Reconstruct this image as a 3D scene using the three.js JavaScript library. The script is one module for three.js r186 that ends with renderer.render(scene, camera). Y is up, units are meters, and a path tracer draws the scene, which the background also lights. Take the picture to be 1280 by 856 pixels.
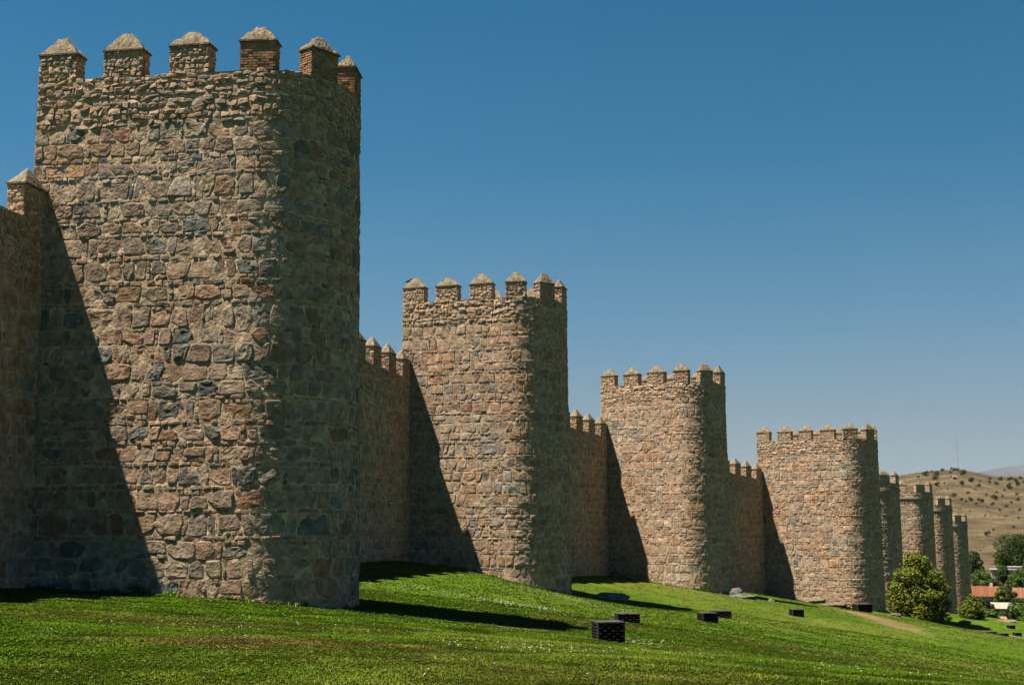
import * as THREE from 'three';

// ---------------------------------------------------------------- camera, sky, sun, exposure
const EYE = 1.7, EXPO = 3.3;
const scene = new THREE.Scene();
const camera = new THREE.PerspectiveCamera(29.08, 1280 / 856, 0.3, 40000);
camera.position.set(0, EYE, 0);
camera.rotation.set(Math.atan(227 / 1650), 0, 0);
const renderer = new THREE.WebGLRenderer({ antialias: true });
renderer.setSize(1024, 684);
renderer.toneMapping = THREE.LinearToneMapping;
renderer.toneMappingExposure = EXPO;
renderer.shadowMap.enabled = true;
const SUN = new THREE.Vector3(-0.415, 1, 0.111).normalize();
const sun = new THREE.DirectionalLight(new THREE.Color().setRGB(1, 0.925, 0.80), 5);
sun.position.set(SUN.x * 400 + 20, SUN.y * 400, SUN.z * 400 - 100);
sun.target.position.set(20, 0, -100);
sun.castShadow = true;
sun.shadow.mapSize.set(4096, 4096);
Object.assign(sun.shadow.camera, { left: -180, right: 180, top: 180, bottom: -180, near: 1, far: 900 });
scene.add(sun, sun.target);
{ // clear sky: pale at the horizon, deep blue above, a little brighter towards the sun
  const W = 512, H = 512, data = new Float32Array(W * H * 4);
  const s2l = c => (c <= 0.04045 ? c / 12.92 : Math.pow((c + 0.055) / 1.055, 2.4));
  const stops = [[-90, 120, 125, 120], [-4, 160, 168, 168], [0, 168, 181, 185], [3.3, 158, 177, 185], [7.1, 126, 165, 191], [8.8, 111, 158, 190], [15.7, 65, 130, 173], [21.7, 48, 114, 157], [35, 34, 93, 138], [60, 26, 78, 121], [90, 24, 72, 114]];
  for (let j = 0; j < H; j++) {
    const el = ((j + 0.5) / H - 0.5) * 180;
    let k = 0; while (k < stops.length - 2 && el > stops[k + 1][0]) k++;
    const a = stops[k], b = stops[k + 1], t = Math.min(1, Math.max(0, (el - a[0]) / (b[0] - a[0])));
    for (let i = 0; i < W; i++) {
      const az = ((i + 0.5) / W - 0.5) * Math.PI * 2, e = el * Math.PI / 180;
      const dx = Math.cos(e) * Math.cos(az), dy = Math.sin(e), dz = Math.cos(e) * Math.sin(az);
      const c = Math.max(0, dx * SUN.x + dy * SUN.y + dz * SUN.z);
      const m = (0.86 + 0.5 * c * c + 0.35 * c) / EXPO;
      const o = (j * W + i) * 4;
      for (let q = 0; q < 3; q++) data[o + q] = s2l((a[q + 1] + (b[q + 1] - a[q + 1]) * t) / 255) * m;
      data[o + 3] = 1;
    }
  }
  const sky = new THREE.DataTexture(data, W, H, THREE.RGBAFormat, THREE.FloatType);
  sky.mapping = THREE.EquirectangularReflectionMapping;
  sky.magFilter = sky.minFilter = THREE.LinearFilter; sky.needsUpdate = true;
  scene.background = sky; scene.environment = sky;
}
scene.fog = new THREE.FogExp2(0xb9cbdc, 0.000008);

// ---------------------------------------------------------------- helpers
function rng(seed) { let a = seed >>> 0; const r = () => { a = (a + 0x6D2B79F5) | 0; let t = Math.imul(a ^ (a >>> 15), 1 | a); t = (t + Math.imul(t ^ (t >>> 7), 61 | t)) ^ t; return ((t ^ (t >>> 14)) >>> 0) / 4294967296; }; r.r = (a, b) => a + (b - a) * r(); r.pick = l => l[Math.floor(r() * l.length)]; return r; }
function hash(x, y, z) { let h = Math.imul(x | 0, 374761393) ^ Math.imul(y | 0, 668265263) ^ Math.imul(z | 0, 2147483647 - 1013904223); h = Math.imul(h ^ (h >>> 13), 1274126177); h ^= h >>> 16; return (h >>> 0) / 4294967296; }
const sm = t => t * t * (3 - 2 * t);
function vn(x, y, z = 0) {
  const X = Math.floor(x), Y = Math.floor(y), Z = Math.floor(z), u = sm(x - X), v = sm(y - Y), w = sm(z - Z);
  const L = (a, b, t) => a + (b - a) * t;
  const f = k => L(L(hash(X, Y, Z + k), hash(X + 1, Y, Z + k), u), L(hash(X, Y + 1, Z + k), hash(X + 1, Y + 1, Z + k), u), v);
  return (w ? L(f(0), f(1), w) : f(0)) * 2 - 1;
}
function fbm(x, y, z = 0, n = 4) { let s = 0, a = 0.5; for (let i = 0; i < n; i++) { s += a * vn(x, y, z + i * 17); x = x * 2.03 + 3.1; y = y * 2.03 - 1.7; z *= 2.03; a *= 0.5; } return s; }
const clamp = (x, a = 0, b = 1) => Math.min(b, Math.max(a, x));
const sstep = (a, b, x) => sm(clamp((x - a) / (b - a)));
const D = Math.PI / 180;
const names = {};
function numbered(n) { const k = names[n] = (names[n] ?? -1) + 1; return k ? n + '_' + String(k).padStart(3, '0') : n; }
function mark(o, label, category, group, kind) {
  if (label) o.userData.label = label; if (category) o.userData.category = category;
  if (group) o.userData.group = group; if (kind) o.userData.kind = kind; return o;
}
function thing(name, label, category, pos = [0, 0, 0], group) {
  const o = new THREE.Group(); o.name = numbered(name); o.position.set(...pos); scene.add(o);
  return mark(o, label, category, group);
}
// a triangle soup: flat faces with colour and uv in metres
class Soup {
  constructor() { this.p = []; this.c = []; this.u = []; this.n = null; }
  tri(a, b, c, col, ua, ub, uc) {
    this.p.push(a[0], a[1], a[2], b[0], b[1], b[2], c[0], c[1], c[2]);
    for (let i = 0; i < 3; i++) this.c.push(col[0], col[1], col[2]);
    this.u.push(ua[0], ua[1], ub[0], ub[1], uc[0], uc[1]);
  }
  quad(a, b, c, d, col, ua = [0, 0], ub = [1, 0], uc = [1, 1], ud = [0, 1]) { this.tri(a, b, c, col, ua, ub, uc); this.tri(a, c, d, col, ua, uc, ud); }
  box(x0, y0, z0, x1, y1, z1, col, m) { // m: optional point map
    const f = (x, y, z) => m ? m(x, y, z) : [x, y, z];
    const P = [f(x0, y0, z0), f(x1, y0, z0), f(x1, y1, z0), f(x0, y1, z0), f(x0, y0, z1), f(x1, y0, z1), f(x1, y1, z1), f(x0, y1, z1)];
    const w = Math.abs(x1 - x0), h = Math.abs(y1 - y0), d = Math.abs(z1 - z0);
    const q = (a, b, c, e, uw, uh) => this.quad(P[a], P[b], P[c], P[e], col, [x0, y0], [x0 + uw, y0], [x0 + uw, y0 + uh], [x0, y0 + uh]);
    q(4, 5, 6, 7, w, h); q(1, 0, 3, 2, w, h); q(5, 1, 2, 6, d, h); q(0, 4, 7, 3, d, h); q(7, 6, 2, 3, w, d); q(0, 1, 5, 4, w, d);
  }
  get size() { return this.p.length; }
  mesh(name, mat, parent, org = [0, 0, 0], smooth = false) {
    const g = new THREE.BufferGeometry(), p = new Float32Array(this.p);
    for (let i = 0; i < p.length; i += 3) { p[i] -= org[0]; p[i + 1] -= org[1]; p[i + 2] -= org[2]; }
    g.setAttribute('position', new THREE.BufferAttribute(p, 3));
    g.setAttribute('color', new THREE.BufferAttribute(new Float32Array(this.c), 3));
    g.setAttribute('uv', new THREE.BufferAttribute(new Float32Array(this.u), 2));
    if (this.n) g.setAttribute('normal', new THREE.BufferAttribute(new Float32Array(this.n), 3)); else g.computeVertexNormals();
    const m = new THREE.Mesh(g, mat); m.name = name; m.castShadow = m.receiveShadow = true;
    (parent || scene).add(m); return m;
  }
}
function gridMesh(name, nu, nv, fn, mat, parent, org = [0, 0, 0]) { // fn(i,j) -> [x,y,z,r,g,b,u,v]; smooth, indexed
  const p = [], c = [], u = [], idx = [];
  for (let j = 0; j <= nv; j++) for (let i = 0; i <= nu; i++) { const r = fn(i, j); p.push(r[0] - org[0], r[1] - org[1], r[2] - org[2]); c.push(r[3], r[4], r[5]); u.push(r[6], r[7]); }
  for (let j = 0; j < nv; j++) for (let i = 0; i < nu; i++) { const a = j * (nu + 1) + i, b = a + 1, d = a + nu + 1, e = d + 1; idx.push(a, b, e, a, e, d); }
  const g = new THREE.BufferGeometry();
  g.setAttribute('position', new THREE.Float32BufferAttribute(p, 3)); g.setAttribute('color', new THREE.Float32BufferAttribute(c, 3)); g.setAttribute('uv', new THREE.Float32BufferAttribute(u, 2));
  g.setIndex(idx); g.computeVertexNormals();
  const m = new THREE.Mesh(g, mat); m.name = name; m.castShadow = m.receiveShadow = true; (parent || scene).add(m); return m;
}
// tiling noise textures
function tex(N, fn, srgb, metres) {
  const d = new Uint8Array(N * N * 4);
  for (let j = 0; j < N; j++) for (let i = 0; i < N; i++) { const c = fn(i / N, j / N); const o = (j * N + i) * 4; for (let k = 0; k < 3; k++) d[o + k] = clamp(c[k]) * 255; d[o + 3] = 255; }
  const t = new THREE.DataTexture(d, N, N); t.wrapS = t.wrapT = THREE.RepeatWrapping; t.magFilter = THREE.LinearFilter; t.minFilter = THREE.LinearMipmapLinearFilter; t.generateMipmaps = true;
  if (srgb) t.colorSpace = THREE.SRGBColorSpace; t.repeat.set(1 / metres, 1 / metres); t.needsUpdate = true; return t;
}
function tnoise(u, v, f, seed) { // periodic value noise
  const x = u * f, y = v * f, X = Math.floor(x), Y = Math.floor(y), a = sm(x - X), b = sm(y - Y), w = k => ((k % f) + f) % f;
  const h = (i, j) => hash(w(i), w(j), seed); const L = (p, q, t) => p + (q - p) * t;
  return L(L(h(X, Y), h(X + 1, Y), a), L(h(X, Y + 1), h(X + 1, Y + 1), a), b);
}
function tfbm(u, v, f, n, seed) { let s = 0, a = 0.5, t = 0; for (let i = 0; i < n; i++) { s += a * tnoise(u, v, f << i, seed + i); t += a; a *= 0.62; } return s / t; }
const bumpStone = tex(512, (u, v) => { const a = tfbm(u, v, 10, 5, 1), r = 1 - Math.abs(tfbm(u, v, 7, 4, 9) * 2 - 1) * 1.6; const h = 0.55 * a + 0.45 * clamp(r); return [h, h, h]; }, false, 1.6);
const mapStone = tex(512, (u, v) => { const a = tfbm(u, v, 6, 3, 31), b = tnoise(u, v, 200, 5), s = tnoise(u, v, 90, 8); const g = 0.80 + 0.22 * (a - 0.5) * 2 + 0.14 * (b - 0.5) - (s > 0.86 ? 0.16 : 0); return [g, g * (0.985 + 0.03 * a), g * (0.95 + 0.06 * a)]; }, true, 1.3);
const bumpMortar = tex(512, (u, v) => { const a = tfbm(u, v, 18, 5, 41); return [a, a, a]; }, false, 1.1);
const std = (o) => new THREE.MeshPhysicalMaterial({ vertexColors: true, roughness: 0.95, specularIntensity: 0.15, ...o });
const M = {
  stone: std({ map: mapStone, bumpMap: bumpStone, bumpScale: 0.028 }),
  mortar: std({ map: mapStone, bumpMap: bumpMortar, bumpScale: 0.03 }),
  rubble: std({ map: mapStone, bumpMap: bumpMortar, bumpScale: 0.012 }),
  cap: std({ map: mapStone, bumpMap: bumpMortar, bumpScale: 0.03 }),
  brick: std({ map: mapStone }),
  rock: std({ map: mapStone, bumpMap: bumpStone, bumpScale: 0.05 }),
  plain: std({}),
  leaf: new THREE.MeshPhysicalMaterial({ vertexColors: true, roughness: 0.8, specularIntensity: 0.06, transmission: 0.25, thickness: 0, side: THREE.DoubleSide }),
  bark: std({}),
};

// ---------------------------------------------------------------- terrain
const CTRL = [[0, 0, 0], [-5.3, -14, .05], [0, -15, -.06], [8.3, -22, -.89], [-14, -37, -.1], [-14, -39.6, -.17], [-7.2, -38.8, -.52], [-4.7, -41.5, -.92], [1.7, -43.5, -1.55], [2.7, -38, -1.61], [4.2, -50, -1.92], [9.6, -66, -3.04], [11.1, -72, -3.2], [18, -85, -4.06], [31.3, -123, -6.06], [34, -124, -6.4], [41.7, -130, -8.3], [42.4, -140, -8.9], [45.6, -120, -8.5], [65.4, -180, -12.7], [68.7, -190, -12.2], [76.6, -226, -13], [-7.6, -69, -.2], [-2.2, -74.2, -.85], [3.35, -76, -2.4], [4.7, -98, -2.07], [9.9, -103.5, -2.6], [17.1, -105, -3.7], [20.7, -122, -4.3], [26.5, -127, -5.4], [35.6, -128, -6.5], [-30, -40, .3], [-25, -75, .3], [-10, -105, -1], [5, -130, -3], [20, -160, -6], [45, -215, -10], [60, -250, -14], [25, -40, -4.5], [30, -70, -6], [50, -90, -8.5], [30, -15, -3], [-20, -10, .4], [0, 20, .5], [30, 20, -2], [-30, 20, 1], [90, -150, -15], [100, -230, -18], [130, -80, -16], [-60, -150, -1], [-60, 0, 1.5], [0, -220, -8]];
const near = (() => { // thin-plate spline through the control points
  const n = CTRL.length, N = n + 3, K = r2 => (r2 > 1e-9 ? r2 * Math.log(r2) * 0.5 : 0), A = [];
  for (let i = 0; i < N; i++) A.push(new Float64Array(N + 1));
  for (let i = 0; i < n; i++) {
    const [x, z, y] = CTRL[i];
    for (let j = 0; j < n; j++) { const dx = x - CTRL[j][0], dz = z - CTRL[j][1]; A[i][j] = K(dx * dx + dz * dz); }
    A[i][i] += 6; A[i][n] = A[n][i] = 1; A[i][n + 1] = A[n + 1][i] = x; A[i][n + 2] = A[n + 2][i] = z; A[i][N] = y;
  }
  for (let i = 0; i < N; i++) {
    let m = i; for (let k = i + 1; k < N; k++) if (Math.abs(A[k][i]) > Math.abs(A[m][i])) m = k;
    [A[i], A[m]] = [A[m], A[i]];
    for (let k = i + 1; k < N; k++) { const f = A[k][i] / A[i][i]; if (f) for (let j = i; j <= N; j++) A[k][j] -= f * A[i][j]; }
  }
  const w = new Float64Array(N);
  for (let i = N - 1; i >= 0; i--) { let s = A[i][N]; for (let j = i + 1; j < N; j++) s -= A[i][j] * w[j]; w[i] = s / A[i][i]; }
  return (x, z) => { let s = w[n] + w[n + 1] * x + w[n + 2] * z; for (let i = 0; i < n; i++) { const dx = x - CTRL[i][0], dz = z - CTRL[i][1]; s += w[i] * K(dx * dx + dz * dz); } return s; };
})();
const PROF = [[200, -12], [226, -14], [300, -19.5], [380, -20], [440, -16.5], [500, -11.5], [560, -6], [640, 3], [720, 12], [820, 23], [920, 32.5], [1000, 38.5], [1060, 42], [1130, 43.5], [1250, 40], [1500, 20], [2200, -10], [4000, -10], [9000, -30]];
function far(x, z) {
  const r = Math.hypot(x, z), th = Math.atan2(x, -z) / D;
  let k = 0; while (k < PROF.length - 2 && r > PROF[k + 1][0]) k++;
  const t = clamp((r - PROF[k][0]) / (PROF[k + 1][0] - PROF[k][0])), tt = t;
  let y = PROF[k][1] + (PROF[k + 1][1] - PROF[k][1]) * tt;
  const a = sstep(500, 950, r), c = 1 - 0.02 * Math.pow(th - 18.5, 2) * (th < 18.5 ? 1 : 0) - 0.16 * sstep(18.6, 20.4, th);
  y = y * (1 - a) + a * (y * Math.max(c, 0.2));
  y += a * 3 * fbm(x / 120, z / 120, 3, 3) + sstep(230, 400, r) * 0.8 * fbm(x / 40, z / 40, 8, 3);
  return y;
}
const ground = (x, z) => { const r = Math.hypot(x, z), t = sstep(205, 250, r); return (t < 1 ? near(x, z) * (1 - t) : 0) + (t > 0 ? far(x, z) * t : 0) + (r < 260 ? 0.05 * fbm(x / 3.1, z / 3.1, 2, 3) : 0); };

// patches of dry or bare turf: x, z, radius along x, radius along z, strength, bare?
const DRY = [[-3.4, -20.8, 2.6, 1.6, .95, 0], [-1.2, -18.5, 2.4, 1.2, .5, 0], [-6.2, -27, 4.0, 2.6, .45, 0], [.5, -29, 3.5, 2.5, .4, 0], [-11.7, -35.5, 1.0, .6, 1, 1], [27.4, -105, 1.7, 6, 1, 1], [26.9, -98, 1.9, 8, 1, 1], [25.9, -90, 1.2, 6, .8, 1], [3.6, -37.7, .9, .5, .9, 1], [-3.2, -40.2, 4.5, .5, .8, 1], [63, -176, 4, 4, .8, 1], [30, -118.5, 6, 1.6, .6, 1], [1.5, -74, 4, .7, .6, 1], [2.5, -47, 3, 1.4, .5, 0], [14, -48, 9, 4, .3, 0], [9, -30, 5, 3, .25, 0], [12, -95, 5, 3, .5, 0], [22, -60, 6, 5, .35, 0]];
function turf(x, z) { // [r,g,b] linear albedo of the lawn, dryness, bareness
  const n1 = fbm(x / 5.5, z / 5.5, 1, 4), n2 = fbm(x / 1.3, z / 1.3, 5, 3), n3 = fbm(x / 17, z / 17, 9, 3);
  let dry = clamp(0.02 + 0.6 * n1 + 0.45 * n3 + 0.3 * n2), bare = 0;
  for (const [px, pz, rx, rz, s, b] of DRY) {
    const d = Math.hypot((x - px) / rx, (z - pz) / rz) + 0.9 * fbm(x / 1.1, z / 1.1, 12, 3); const k = s * sstep(1.25, 0.35, d);
    if (b) bare = Math.max(bare, k); else dry = Math.max(dry, k);
  }
  const v = 0.9 + 0.35 * n2 + 0.25 * n1;
  const g = [0.080 * v, 0.143 * v, 0.0055 * v], dr = [0.158, 0.138, 0.04], so = [0.23, 0.165, 0.095];
  return { c: g.map((q, i) => (q * (1 - dry) + dr[i] * dry) * (1 - bare) + so[i] * bare * (0.9 + 0.4 * n2)), dry, bare };
}
const mapLawn = tex(1024, (u, v) => { const a = tnoise(u, v, 400, 3), b = tnoise(u, v, 170, 7), c = tfbm(u, v, 12, 4, 60); const g = 0.62 + 0.34 * (a - .5) + 0.26 * (b - .5) + 0.3 * (c - .5); return [g * 1.02, g, g * 0.9]; }, true, 7);
const bumpLawn = tex(512, (u, v) => { const a = 0.6 * tnoise(u, v, 256, 3) + 0.4 * tnoise(u, v, 100, 7); return [a, a, a]; }, false, 4);
M.lawn = std({ map: mapLawn, bumpMap: bumpLawn, bumpScale: 0.05, roughness: 1 });
{
  const RR = []; for (let r = 1; r < 252;) { RR.push(r); r += r < 60 ? 0.35 + r * 0.008 : r * 0.014; } RR.push(252);
  const TH = []; for (let t = -180; t < -34; t += 4) TH.push(t); for (let t = -34; t < 40; t += 0.3) TH.push(t); for (let t = 40; t <= 180; t += 4) TH.push(t);
  mark(gridMesh('lawn', TH.length - 1, RR.length - 1, (i, j) => {
    const a = TH[i] * D, r = RR[j], x = Math.sin(a) * r, z = -Math.cos(a) * r, k = turf(x, z);
    return [x, ground(x, z), z, k.c[0] * 1.6, k.c[1] * 1.6, k.c[2] * 1.6, x, z];
  }, M.lawn), 'sloping green lawn with dry patches below the town walls', 'lawn', null, 'structure');
}
M.hill = std({ map: tex(512, (u, v) => { const g = 0.7 + 0.5 * (tfbm(u, v, 8, 6, 77) - .5); return [g, g, g]; }, true, 60), roughness: 1 });
{
  const RR = []; for (let r = 238; r < 5200; r *= 1.014) RR.push(r);
  mark(gridMesh('hillside', 260, RR.length - 1, (i, j) => {
    const a = (-55 + 110 * i / 260) * D, r = RR[j], x = Math.sin(a) * r, z = -Math.cos(a) * r;
    const n = fbm(x / 70, z / 70, 4, 5), m = fbm(x / 18, z / 18, 6, 4), green = clamp(sstep(470, 330, r) + 0.35 * sstep(560, 440, r) + 1.1 * n - 0.25);
    const path = Math.abs(r - 640 - 30 * fbm(x / 90, 0, 2, 2) - x * 0.12) < 4 || Math.abs(r - 548 + x * .1 - 10 * vn(x / 40, 1)) < 3 ? 1 : 0;
    const t = [0.142, 0.106, 0.058], gr = [0.05, 0.052, 0.02], pl = [0.18, 0.138, 0.085], v = 0.92 + 0.55 * m + .3 * n;
    const c = t.map((q, k) => ((q * (1 - green) + gr[k] * green) * v) * (1 - path * .7) + pl[k] * path * .7);
    return [x, ground(x, z) - 0.12 * sstep(256, 244, r) - 0.5 * sstep(244, 238, r), z, c[0], c[1], c[2], x, z];
  }, M.hill), 'dry tan hillside beyond the valley with scattered shrubs', 'hill', null, 'structure');
  mark(gridMesh('mountains', 300, 14, (i, j) => {
    const th = -40 + 80 * i / 300, a = th * D, r = 8500 + 400 * j, x = Math.sin(a) * r, z = -Math.cos(a) * r;
    const pk = 480 + 15 * (clamp(th, 10, 26) - 17.9) + 40 * fbm(th / 1.6, 2, 3, 4);
    const y = pk * Math.exp(-Math.pow((j - 8) / 4.2, 2)) + 30 * fbm(x / 500, z / 500, 1, 4) * (j > 1 ? 1 : 0) - 60;
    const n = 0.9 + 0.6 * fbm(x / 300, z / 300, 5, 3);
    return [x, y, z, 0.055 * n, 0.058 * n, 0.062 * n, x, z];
  }, M.plain), 'distant low bluish mountain range on the horizon', 'mountains', null, 'structure');
}

// ---------------------------------------------------------------- masonry
const PAL = {
  a: [[.366, .262, .189], [.381, .258, .181], [.330, .250, .194], [.299, .243, .194], [.407, .296, .215], [.355, .237, .166], [.180, .172, .153], [.211, .194, .170], [.376, .250, .150], [.330, .189, .125]],
  b: [[.440, .301, .206], [.461, .316, .221], [.408, .274, .189], [.382, .285, .221], [.488, .348, .248], [.403, .261, .173], [.329, .277, .234], [.281, .244, .209], [.445, .290, .166], [.387, .214, .139]],
};
const MORTAR = [.49, .36, .255];
// outline of one stone from its cell corners (bl, br, tr, tl in s,y)
function outline(q, R, hi, gap) {
  const cx = (q[0][0] + q[1][0] + q[2][0] + q[3][0]) / 4, cy = (q[0][1] + q[1][1] + q[2][1] + q[3][1]) / 4;
  const out = [];
  const w = Math.hypot(q[1][0] - q[0][0], q[1][1] - q[0][1]), h = Math.hypot(q[3][0] - q[0][0], q[3][1] - q[0][1]);
  const Q = q.map(([s, y]) => [s + Math.sign(cx - s) * Math.min(gap, w * .25), y + Math.sign(cy - y) * Math.min(gap, h * .25)]);
  for (let k = 0; k < 4; k++) {
    const p = Q[k], a = Q[(k + 3) % 4], b = Q[(k + 1) % 4];
    const bigc = R() < .28, c1 = bigc ? R.r(.2, .46) : R.r(.03, .12), c2 = bigc ? R.r(.2, .46) : R.r(.03, .12);
    out.push([p[0] + (a[0] - p[0]) * c1, p[1] + (a[1] - p[1]) * c1], [p[0] + (b[0] - p[0]) * c2, p[1] + (b[1] - p[1]) * c2]);
    if (hi) { const m = R.r(.42, .58), j = R.r(-.07, .03); const nx = -(b[1] - p[1]), ny = b[0] - p[0]; out.push([p[0] + (b[0] - p[0]) * m + nx * j, p[1] + (b[1] - p[1]) * m + ny * j]); }
  }
  return out;
}
function stoneInto(S, poly, map, R, o) {
  const n = poly.length; let cs = 0, cy = 0, r2 = 0;
  for (const [s, y] of poly) { cs += s / n; cy += y / n; }
  const sz = Math.sqrt(Math.abs(poly.reduce((t, p, i) => { const q = poly[(i + 1) % n]; return t + p[0] * q[1] - q[0] * p[1]; }, 0) / 2));
  const ts = R.r(-1, 1) * o.tilt, ty = R.r(-1, 1) * o.tilt, tone = 1 + R.r(-.16, .16), col = o.col.map(c => c * tone);
  const rg = o.rough * Math.min(1, sz / .4), uo = [R.r(0, 9), R.r(0, 9)];
  const rings = o.hi ? [[1.02, -.06, 0], [.99, .62, .5], [.9, .95, .9], [.68, 1, 1], [.38, 1, 1]] : [[1.02, -.05, 0], [.96, .7, .6], [.62, 1, 1]];
  const P = rings.map(([k, h, q]) => poly.map(([s, y]) => {
    const S_ = cs + (s - cs) * k, Y = cy + (y - cy) * k;
    const off = h < 0 ? h : o.prot * h + (ts * (S_ - cs) + ty * (Y - cy)) + q * rg * (1.9 * fbm(S_ * 6.5 + uo[0], Y * 6.5, uo[1], 2) + .35 * R.r(-1, 1));
    return [S_, Y, Math.max(off, h < 0 ? -9 : -.015)];
  }));
  const C = [cs, cy, o.prot * 1.0 + rg * 1.9 * fbm(cs * 6.5 + uo[0], cy * 6.5, uo[1], 2)];
  const V = P.map(r => r.map(v => map(v[0], v[1], v[2]))), Cv = map(...C), uv = v => [v[0] + uo[0], v[1] + uo[1]];
  for (let k = 0; k + 1 < P.length; k++) for (let i = 0; i < n; i++) {
    const j = (i + 1) % n;
    S.quad(V[k][i], V[k][j], V[k + 1][j], V[k + 1][i], col, uv(P[k][i]), uv(P[k][j]), uv(P[k + 1][j]), uv(P[k + 1][i]));
  }
  const L = P.length - 1;
  for (let i = 0; i < n; i++) { const j = (i + 1) % n; S.tri(V[L][i], V[L][j], Cv, col, uv(P[L][i]), uv(P[L][j]), uv(C)); }
  return sz;
}
// coursed rubble over s in [s0,s1], y in [yb,yt]; top(s) optional; returns list of big stones, small ones go into `small`
function masonry(cfg) {
  const { s0, s1, yb, map, seed, hi, pal, small } = cfg, R = rng(seed), big = [];
  const top = cfg.top, hmin = cfg.h?.[0] ?? .42, hmax = cfg.h?.[1] ?? .70, wmin = cfg.w?.[0] ?? .3, wmax = cfg.w?.[1] ?? .92;
  const pick = (s, y) => { const d = cfg.dark ? cfg.dark(s, y) : 0; const x = R(); const P = PAL[pal]; if (x < .03 + .33 * d) return P[R() < .5 ? 6 : 7]; if (x < .06 + .33 * d) return P[8]; if (x < .08 + .33 * d) return P[9]; return P[Math.floor(R() * 6)]; };
  const pick2 = (s, y) => { const c = pick(s, y), t = fbm(s / 2.2 + seed, y / 2.2, 7, 3); return [c[0] * (1 + .12 * t), c[1] * (1 - .14 * t), c[2] * (1 - .3 * t)]; };
  const opts = (sz, c) => { const dk = c[0] < .25; return { col: c, hi, prot: R.r(-.004, .034) * (cfg.protK ?? 1), tilt: sz ? .05 : .09, rough: (dk ? .02 : R() < .3 ? .015 : .006) * (cfg.roughK ?? 1) }; };
  const chip = (q, gap = .014) => { const c = pick2(q[0][0], q[0][1]); const mx = (q[0][0] + q[2][0]) / 2, my = (q[0][1] + q[2][1]) / 2; if (cfg.skip && cfg.skip(mx, my)) return; stoneInto(small, outline(q, R, false, gap), map, R, { ...opts(0, c.map(v => v * 1.06)), hi: false }); };
  const chips = (sa, sb, ya, yb2, w0 = .12, w1 = .34) => { // fills a rectangle with small flat stones
    for (let s = sa; s < sb - .03;) { let w = Math.min(R.r(w0, w1), sb - s); if (sb - s - w < .07) w = sb - s; const j = () => R.r(-.012, .012); chip([[s + j(), ya(s) + j()], [s + w + j(), ya(s + w) + j()], [s + w + j(), yb2(s + w) + j()], [s + j(), yb2(s) + j()]]); s += w; }
  };
  let y = yb, row = 0;
  const bound = (yy, k) => s => yy + .045 * vn(s / 1.7 + k * 13.7, k * 3.1) + .02 * vn(s / .4 + k * 5, k);
  let lo = bound(y, 0);
  const ymax = cfg.ymax;
  while (y < ymax) {
    const thin = row % 2 === 1 && R() < (cfg.thin ?? .8);
    const h = thin ? R.r(.10, .2) : R.r(hmin, hmax); y += h; row++;
    const up = bound(y, row);
    const cut = s => top ? Math.min(up(s), top(s)) : up(s);
    if (thin) chips(s0, s1, lo, cut, .14, .42);
    else {
      let s = s0, sl = [s0, s0];
      while (s < s1 - .05) {
        let w = R.r(wmin, wmax) * (R() < .2 ? .6 : 1); if (s1 - s - w < .25) w = s1 - s;
        const e = s + w, last = e >= s1 - .01, sr = last ? [s1, s1] : [e + R.r(-.12, .12), e + R.r(-.12, .12)];
        const mid = (s + e) / 2, ym = (lo(mid) + cut(mid)) / 2;
        if (!(cfg.skip && cfg.skip(mid, ym)) && cut(mid) - lo(mid) > .12) {
          const q = [[sl[0], lo(sl[0])], [sr[0], lo(sr[0])], [sr[1], cut(sr[1])], [sl[1], cut(sl[1])]], c = pick2(mid, ym), x = R();
          if (x < .2 && h > .4) { // shorter stone with a strip of chips over or under it
            const k = R.r(.68, .8), tm = t => lo(t) + (cut(t) - lo(t)) * k, bm = t => lo(t) + (cut(t) - lo(t)) * (1 - k);
            if (R() < .6) { chips(Math.max(sl[1], s0), Math.min(sr[1], s1), tm, cut); q[2][1] = tm(q[2][0]); q[3][1] = tm(q[3][0]); }
            else { chips(Math.max(sl[0], s0), Math.min(sr[0], s1), lo, bm); q[0][1] = bm(q[0][0]); q[1][1] = bm(q[1][0]); }
          } else if (x < .34 && w > .45) { // a column of chips beside it
            const cw = R.r(.1, .16); const n = 2 + (R() < .5 ? 1 : 0);
            for (let k = 0; k < n; k++) { const f = t => u => lo(u) + (cut(u) - lo(u)) * t; chips(sr[0] - cw, sr[0], f(k / n), f((k + 1) / n), .3, .4); }
            q[1][0] -= cw; q[2][0] -= cw;
          }
          const S = new Soup(), sz = stoneInto(S, outline(q, R, hi, R.r(.010, .042)), map, R, opts(1, c));
          big.push({ S, sz, s: mid, y: ym, wgt: sz * sz * (cfg.vis ? cfg.vis(mid, ym) : 1) });
        }
        s = e; sl = sr;
      }
    }
    lo = up;
  }
  return big;
}
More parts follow.
